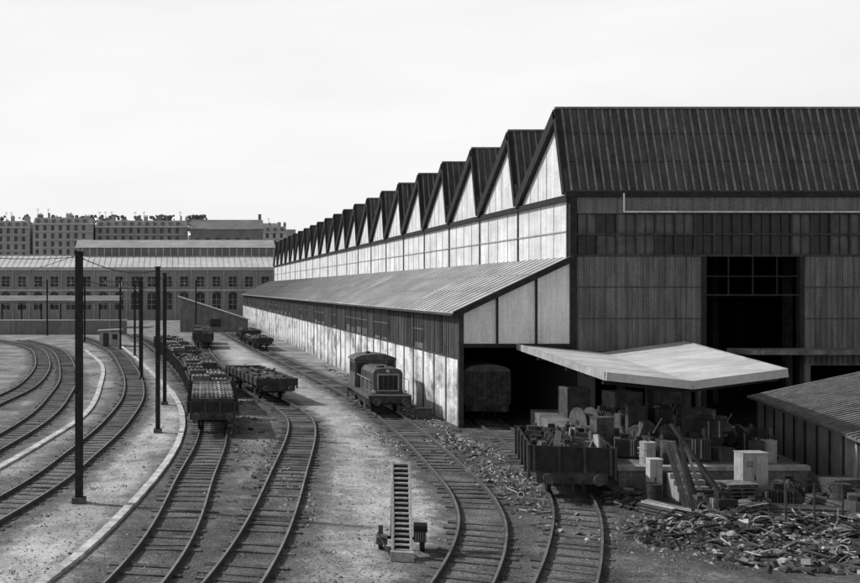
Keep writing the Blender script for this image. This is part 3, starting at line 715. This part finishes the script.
# ---------------------------------------------------------------- portable conveyor in the foreground
c=Obj('portable_conveyor',(6.75,30.2,0),-.2,True); f=c.p('ladder_frame')
A=Vector((0,-.75,.2));B=Vector((0,1.25,2.55))
for s in (-1,1): f.beam(A+Vector((s*.27,0,0)),B+Vector((s*.27,0,0)),.07,.16,'grey')
for i in range(18):
    p=A+(B-A)*(i+.5)/18; f.beam(p+Vector((-.25,0,.03)),p+Vector((.25,0,.03)),.075,.05,'lwood' if i%3 else 'grey')
f.poly([tuple(A+Vector((-.22,.02,-.05))),tuple(A+Vector((.22,.02,-.05))),tuple(B+Vector((.22,.02,-.05))),tuple(B+Vector((-.22,.02,-.05)))],'black')
u=c.p('undercarriage')
for s in (-1,1):
    u.cyl((s*.62-.07,.5,.36),(s*.62+.07,.5,.36),.36,'black',22); u.cyl((s*.62-.08,.5,.36),(s*.62+.08,.5,.36),.17,'grey',14)
    u.beam((s*.3,.5,.36),(s*.28,.7,1.85),.06,.06,'iron'); u.beam((s*.3,.5,.36),(s*.28,-.3,.7),.06,.06,'iron')
u.cyl((-.62,.5,.36),(.62,.5,.36),.05,'iron',8)
u.box(.36,.72,-.2,.15,.42,.75,'iron'); u.cyl((.35,-.1,.86),(.75,-.1,.86),.14,'black',14); u.box(-.75,-.42,-.4,.1,.35,.55,'rust')
for i in range(5): u.box(.4+i*.07,.42+i*.07,-.23,-.2,.45,.72,'grey')
u.box(-.34,.34,-.98,-.8,.02,.3,'grey'); u.beam((-.3,-.9,.1),(-.7,-.3,.7),.05,.05,'iron')
c.done(bevel=.006)
# ---------------------------------------------------------------- goods on the dock and yard
def crate(x,y,z,w,d,h,rz,k='wood',name='wooden_crate'):
    o=Obj(name,(x,y,z),rz,True); b=o.p('c')
    n=max(2,int(h/.16))
    for i in range(n):
        a=h*i/n; b.box(-w/2,w/2,-d/2,d/2,a+.006,a+h/n-.008,k)
    b.box(-w/2+.02,w/2-.02,-d/2+.02,d/2-.02,0,h-.01,'dwood')
    for sx in (-1,1):
        for sy in (-1,1): b.box(sx*(w/2-.03)-.05,sx*(w/2-.03)+.05,sy*(d/2)-.025,sy*(d/2)+.025,0,h+.003,k)
    b.beam((-w/2+.08,-d/2-.015,.05),(w/2-.08,-d/2-.015,h-.05),.03,.09,k)
    o.done()
def cabinet(x,y,z,w,d,h,rz,k='grey'):
    o=Obj('metal_cabinet',(x,y,z),rz,True); b=o.p('c')
    b.box(-w/2,w/2,-d/2,d/2,.06,h,k); b.box(-w/2+.04,w/2-.04,-d/2+.04,d/2-.04,0,.06,'black')
    b.box(-w/2-.02,w/2+.02,-d/2-.03,d/2+.02,h,h+.03,k)
    b.box(-w/2+.04,-.01,-d/2-.02,-d/2-.003,.12,h-.06,k); b.box(.01,w/2-.04,-d/2-.02,-d/2-.003,.12,h-.06,k)
    b.box(-.05,-.03,-d/2-.05,-d/2-.02,h*.5,h*.6,'black')
    for i in range(4): b.box(-w/2+.12,-.1,-d/2-.028,-d/2-.021,h-.3-i*.06,h-.28-i*.06,'black')
    o.done()
def drumo(x,y,z,r,w,rz,up=False):
    o=Obj('cable_drum',(x,y,z),rz,True); b=o.p('d'); D=Vector((1,0,0)) if not up else Vector((0,0,1)); C=Vector((0,0,r)) if not up else Vector((0,0,w/2))
    for s in (-1,1): b.cyl(C+D*s*(w/2-.05),C+D*s*w/2,r,'dwood',24)
    b.cyl(C-D*(w/2-.05),C+D*(w/2-.05),r*.6,'cable',18); b.cyl(C-D*(w/2+.02),C+D*(w/2+.02),.12,'black',8); o.done()
def barrel(x,y,z,k='rust'):
    o=Obj('oil_drum',(x,y,z),R(0,3),True); b=o.p('d'); b.cyl((0,0,0),(0,0,.88),.29,k,20)
    for q in (.02,.3,.6,.86): b.cyl((0,0,q-.015),(0,0,q+.015),.305,k,20)
    b.cyl((.12,0,.88),(.12,0,.9),.04,'black',8); o.done()
def pallets(x,y,z,n,rz):
    o=Obj('pallet_stack',(x,y,z),rz,True); b=o.p('p')
    for i in range(n):
        q=i*.14; dx=R(-.04,.04)
        for s in (-.5,0,.5): b.box(dx+s-.05,dx+s+.05,-.4,.4,q+.02,q+.1,'dwood')
        for j in range(6): b.box(dx-.6,dx+.6,-.4+j*.15,-.4+j*.15+.1,q+.101,q+.122,'wood')
        for j in range(3): b.box(dx-.6,dx+.6,-.4+j*.35,-.4+j*.35+.1,q,q+.019,'dwood')
    o.done()
def mach(x,y,z,s):
    o=Obj('machinery',(x,y,z),0,True); machine(o.p('m'),0,0,0,s,random.choice(['iron','rust','black','loco'])); o.done()
def pipes(x,y,z,L,n,rz,k='grey'):
    o=Obj('pipe_bundle',(x,y,z),rz,True); b=o.p('p'); r=.055
    for row in range(4):
        for i in range(n-row):
            xx=(i+row/2)*.115; e=R(-.15,.15); b.cyl((xx,-L/2+e,r+row*.1),(xx,L/2+e,r+row*.1),r,random.choice([k,'rust','iron']),9)
    o.done()
cabinet(21.2,37.0,0,.95,.55,1.95,.05,'grey'); cabinet(17.9,37.6,0,.45,.4,1.6,-.06,'paper'); cabinet(17.8,42,1.1,.8,.5,1.5,.2,'rust'); cabinet(20.2,44.2,1.1,.7,.5,1.7,-.15,'iron')
for a in ((18.4,43.6,1.1,1.2,.9,.9,.1),(24.3,47,1.1,1.3,1.1,1.3,.1),(22.2,50,1.1,1.4,1.2,1.8,.1),(25.5,52,1.1,1.5,1.2,1.6,-.1),(21.4,54,1.1,1.2,1.2,1.6,0),(25.2,38.2,0,1.3,1,.8,.2),(21.9,40.4,1.1,.8,.7,.5,.3)):
    crate(*a,k='dwood')
drumo(18.9,46.5,1.1,.7,.7,.2); drumo(19.7,40.6,1.1,.45,.5,0,True); drumo(23.3,45.5,1.1,.6,.6,.9)
for p in ((22.9,39.6,1.1),(23.5,39.8,1.1),(17.4,36.6,0),(24.3,36.6,0),(19.4,39.6,1.1)): barrel(*p,k=random.choice(['rust','iron','iron','grey']))
barrel(18.5,39.4,1.1,'grey')
for i in range(28):
    y=R(39.4,51); x=17.6+(y-38.6)*.2+R(0,6.0); mach(x,y,1.1,R(.8,1.35))
for i in range(10): 
    y=R(41,47); mach(21.2+R(-1.2,2.6),y,1.1+R(.4,.8),R(.7,1.0))
for i in range(11): mach(R(16.8,25.5),R(34.0,37.6),0,R(.6,1.1))
pallets(20.3,36.4,0,7,.1); pallets(19.9,34.9,0,4,.5); pallets(22.8,48.0,1.1,9,.2)
pipes(17.2,34.5,0,3,8,.5,'grey'); pipes(21.5,34.6,0,3.4,9,1.35,'rust'); pipes(23.2,36.3,0,2.6,6,.1,'iron'); pipes(20.5,41.5,1.1,3,6,.9)
o=Obj('leaning_boards',(17.6,35,0)); b=o.p('b')
for i in range(7): b.beam((17.6+i*.13,34.6+R(-.2,.2),.05),(18.0+i*.12,36.9,R(1.9,2.6)),.1,.03,random.choice(['dwood','iron','rust']))
b.beam((18.9,33.4,.05),(17.9,36.3,3.1),.12,.12,'black'); b.beam((17.5,33.8,.05),(18.1,36.2,3.0),.1,.1,'black'); b.beam((17.9,34.6,1.0),(18.55,34.6,1.0),.08,.08,'black'); o.done()
def rubble(name,x,y,rx,ry,n,h,ks,big=1.0):
    o=Obj(name,(x,y,0),0,True); b=o.p('r')
    for i in range(n):
        a=R(0,6.28); t=R(0,1)**.6; px=rx*t*math.cos(a); py=ry*t*math.sin(a); hz=h*max(0,1-t)*R(.4,1)+.05
        k=random.choice(ks); q=random.random()
        if q<.28: b.rbox((px,py,hz),(R(.03,.14)*big,R(.4,1.6)*big,R(.02,.05)),(R(-.25,.25),R(-.25,.25),R(0,3.14)),k)
        elif q<.42: b.rbox((px,py,hz),(R(.3,.9)*big,R(.3,.8)*big,R(.015,.04)),(R(-.5,.5),R(-.5,.5),R(0,3)),k)
        elif q<.56: b.rbox((px,py,hz),(R(.12,.45)*big,R(.12,.4)*big,R(.08,.3)*big),(R(-.4,.4),R(-.4,.4),R(0,3)),k)
        elif q<.72:
            d=Vector((R(-1,1),R(-1,1),R(-.2,.25))).normalized()*R(.2,.9)*big; c0=Vector((px,py,hz+.05)); b.cyl(c0-d,c0+d,R(.015,.07)*big,k,9)
        elif q<.8:
            rr=R(.15,.4)*big; n_=10; ax=Euler((R(-1,1),R(-1,1),0)).to_matrix(); pts=[Vector((px,py,hz+.1))+ax@Vector((rr*math.cos(t_),rr*math.sin(t_),0)) for t_ in [2*math.pi*j/n_ for j in range(n_+1)]]
            for j in range(n_): b.cyl(pts[j],pts[j+1],.02*big+.008,k,5)
        else: b.blob((px,py,hz*.8),R(.1,.34)*big,k,.6)
    o.done()
mix=['dwood','rust','iron','iron','wood','rust','paper','black','black','dwood','grey','rust','dockc','black','dwood']
dark=['dwood','rust','iron','iron','black','wood','rust','rust','black']
rubble('scrap_heap',18.2,33.4,2.0,1.9,260,.6,mix,.8)
rubble('scrap_heap',21.8,33.4,2.6,1.6,260,.45,mix,.75)
rubble('scrap_heap',15.9,32.4,1.4,2.2,110,.15,dark,.6)
rubble('scrap_heap',19.6,29.6,3.6,1.8,190,.2,mix,.65)
rubble('scrap_heap',24.3,31,2.4,2.6,200,.4,mix,.75)
rubble('scrap_heap',16.9,37.4,.9,1.3,110,.5,dark,.8)
rubble('scrap_heap',24.8,36.6,1.6,3,170,.5,dark,.8)
small=['dwood','wood','paper','rust','concrete','dwood','stone','dstone']
rubble('debris_scatter',13.9,47,1.6,8,150,.04,small,.35)
rubble('debris_scatter',15.2,62,.7,9,100,.04,small,.35)
rubble('debris_scatter',14.6,51,1.1,3.4,130,.25,small,.45)
rubble('debris_scatter',3.6,60,1.2,22,110,.03,['dwood','wood','rust','concrete'],.4)
rubble('debris_scatter',12.9,37,1.2,6,120,.05,small,.35)
rubble('debris_scatter',15.1,85,.7,18,90,.1,['dwood','wood','rust','concrete'],.45)
def rocks(x,y,rx,ry,n,h):
    o=Obj('rubble_pile',(x,y,0),0,True); b=o.p('r')
    for i in range(n):
        a=R(0,6.28); t=R(0,1)**.7; b.stone((rx*t*math.cos(a),ry*t*math.sin(a),h*(1-t)*R(.5,1)),R(.03,.14),random.choice(['stone','dstone','dstone','brick','concrete']))
    o.done()
rocks(14.9,50.5,1.0,3.2,500,.25); rocks(15.3,66,.6,10,350,.12); rocks(14,42,1.4,5,300,.05); rocks(10.9,52,.7,6,150,.03); rocks(19,32,6,4,900,.1); rocks(4.2,45,1.2,12,300,.02)
o=Obj('wire_fence',(21.5,35.4,0)); b=o.p('f')
for i in range(4): b.cyl((20.3+i*.95,33.4+i*.0,0),(20.3+i*.95,33.4,1.5),.035,'iron',8)
for z in (.5,1.0,1.45): b.cyl((20.3,33.4,z),(23.15,33.4,z),.008,'iron',5)
o.done()
# ---------------------------------------------------------------- light
sd=Vector((-.78,.30,.72)).normalized()
el=math.asin(sd.z); az=math.atan2(sd.x,sd.y)
W=bpy.data.worlds.new('World'); scene.world=W; W.use_nodes=True; nt=W.node_tree; N=nt.nodes; L=nt.links
bg=N['Background']; bg.inputs['Strength'].default_value=.1
sky=N.new('ShaderNodeTexSky'); sky.sky_type='NISHITA'; sky.sun_disc=False; sky.sun_elevation=el; sky.sun_rotation=az; sky.dust_density=3; sky.air_density=1.0
bw=N.new('ShaderNodeRGBToBW'); L.new(sky.outputs[0],bw.inputs[0])
tc=N.new('ShaderNodeTexCoord'); sx=N.new('ShaderNodeSeparateXYZ'); L.new(tc.outputs['Generated'],sx.inputs[0])
mr=N.new('ShaderNodeMapRange'); mr.inputs['From Min'].default_value=.28; mr.inputs['From Max'].default_value=.55; mr.inputs['To Min'].default_value=1; mr.inputs['To Max'].default_value=.06
L.new(sx.outputs['Z'],mr.inputs['Value'])
mp=N.new('ShaderNodeMapping'); mp.inputs['Scale'].default_value=(1,1,5); L.new(tc.outputs['Generated'],mp.inputs[0])
nz=N.new('ShaderNodeTexNoise'); nz.inputs['Scale'].default_value=2.2; nz.inputs['Detail'].default_value=6; L.new(mp.outputs[0],nz.inputs['Vector'])
cr=N.new('ShaderNodeMapRange'); cr.inputs['From Min'].default_value=.3; cr.inputs['From Max'].default_value=.65; cr.inputs['To Min'].default_value=8.6; cr.inputs['To Max'].default_value=9.7
L.new(nz.outputs['Fac'],cr.inputs['Value'])
mx=N.new('ShaderNodeMix'); mx.data_type='FLOAT'; L.new(mr.outputs[0],mx.inputs[0]); L.new(bw.outputs[0],mx.inputs[2]); L.new(cr.outputs[0],mx.inputs[3])
L.new(mx.outputs[0],bg.inputs['Color'])
sun=bpy.data.lights.new('sun','SUN'); sun.energy=3.7; sun.angle=math.radians(1.5); sun.color=(1,1,1)
so=bpy.data.objects.new('sun',sun); scene.collection.objects.link(so); so.rotation_euler=sd.to_track_quat('Z','Y').to_euler(); so.location=(-30,20,40)
# ---------------------------------------------------------------- camera
cam=bpy.data.cameras.new('camera'); co=bpy.data.objects.new('camera',cam); scene.collection.objects.link(co)
co.location=(0,0,8); co.rotation_euler=(math.radians(90),0,0)
cam.sensor_width=36; cam.lens=36*1000/860; cam.shift_x=.293; cam.shift_y=-.003; cam.clip_end=4000
scene.camera=co
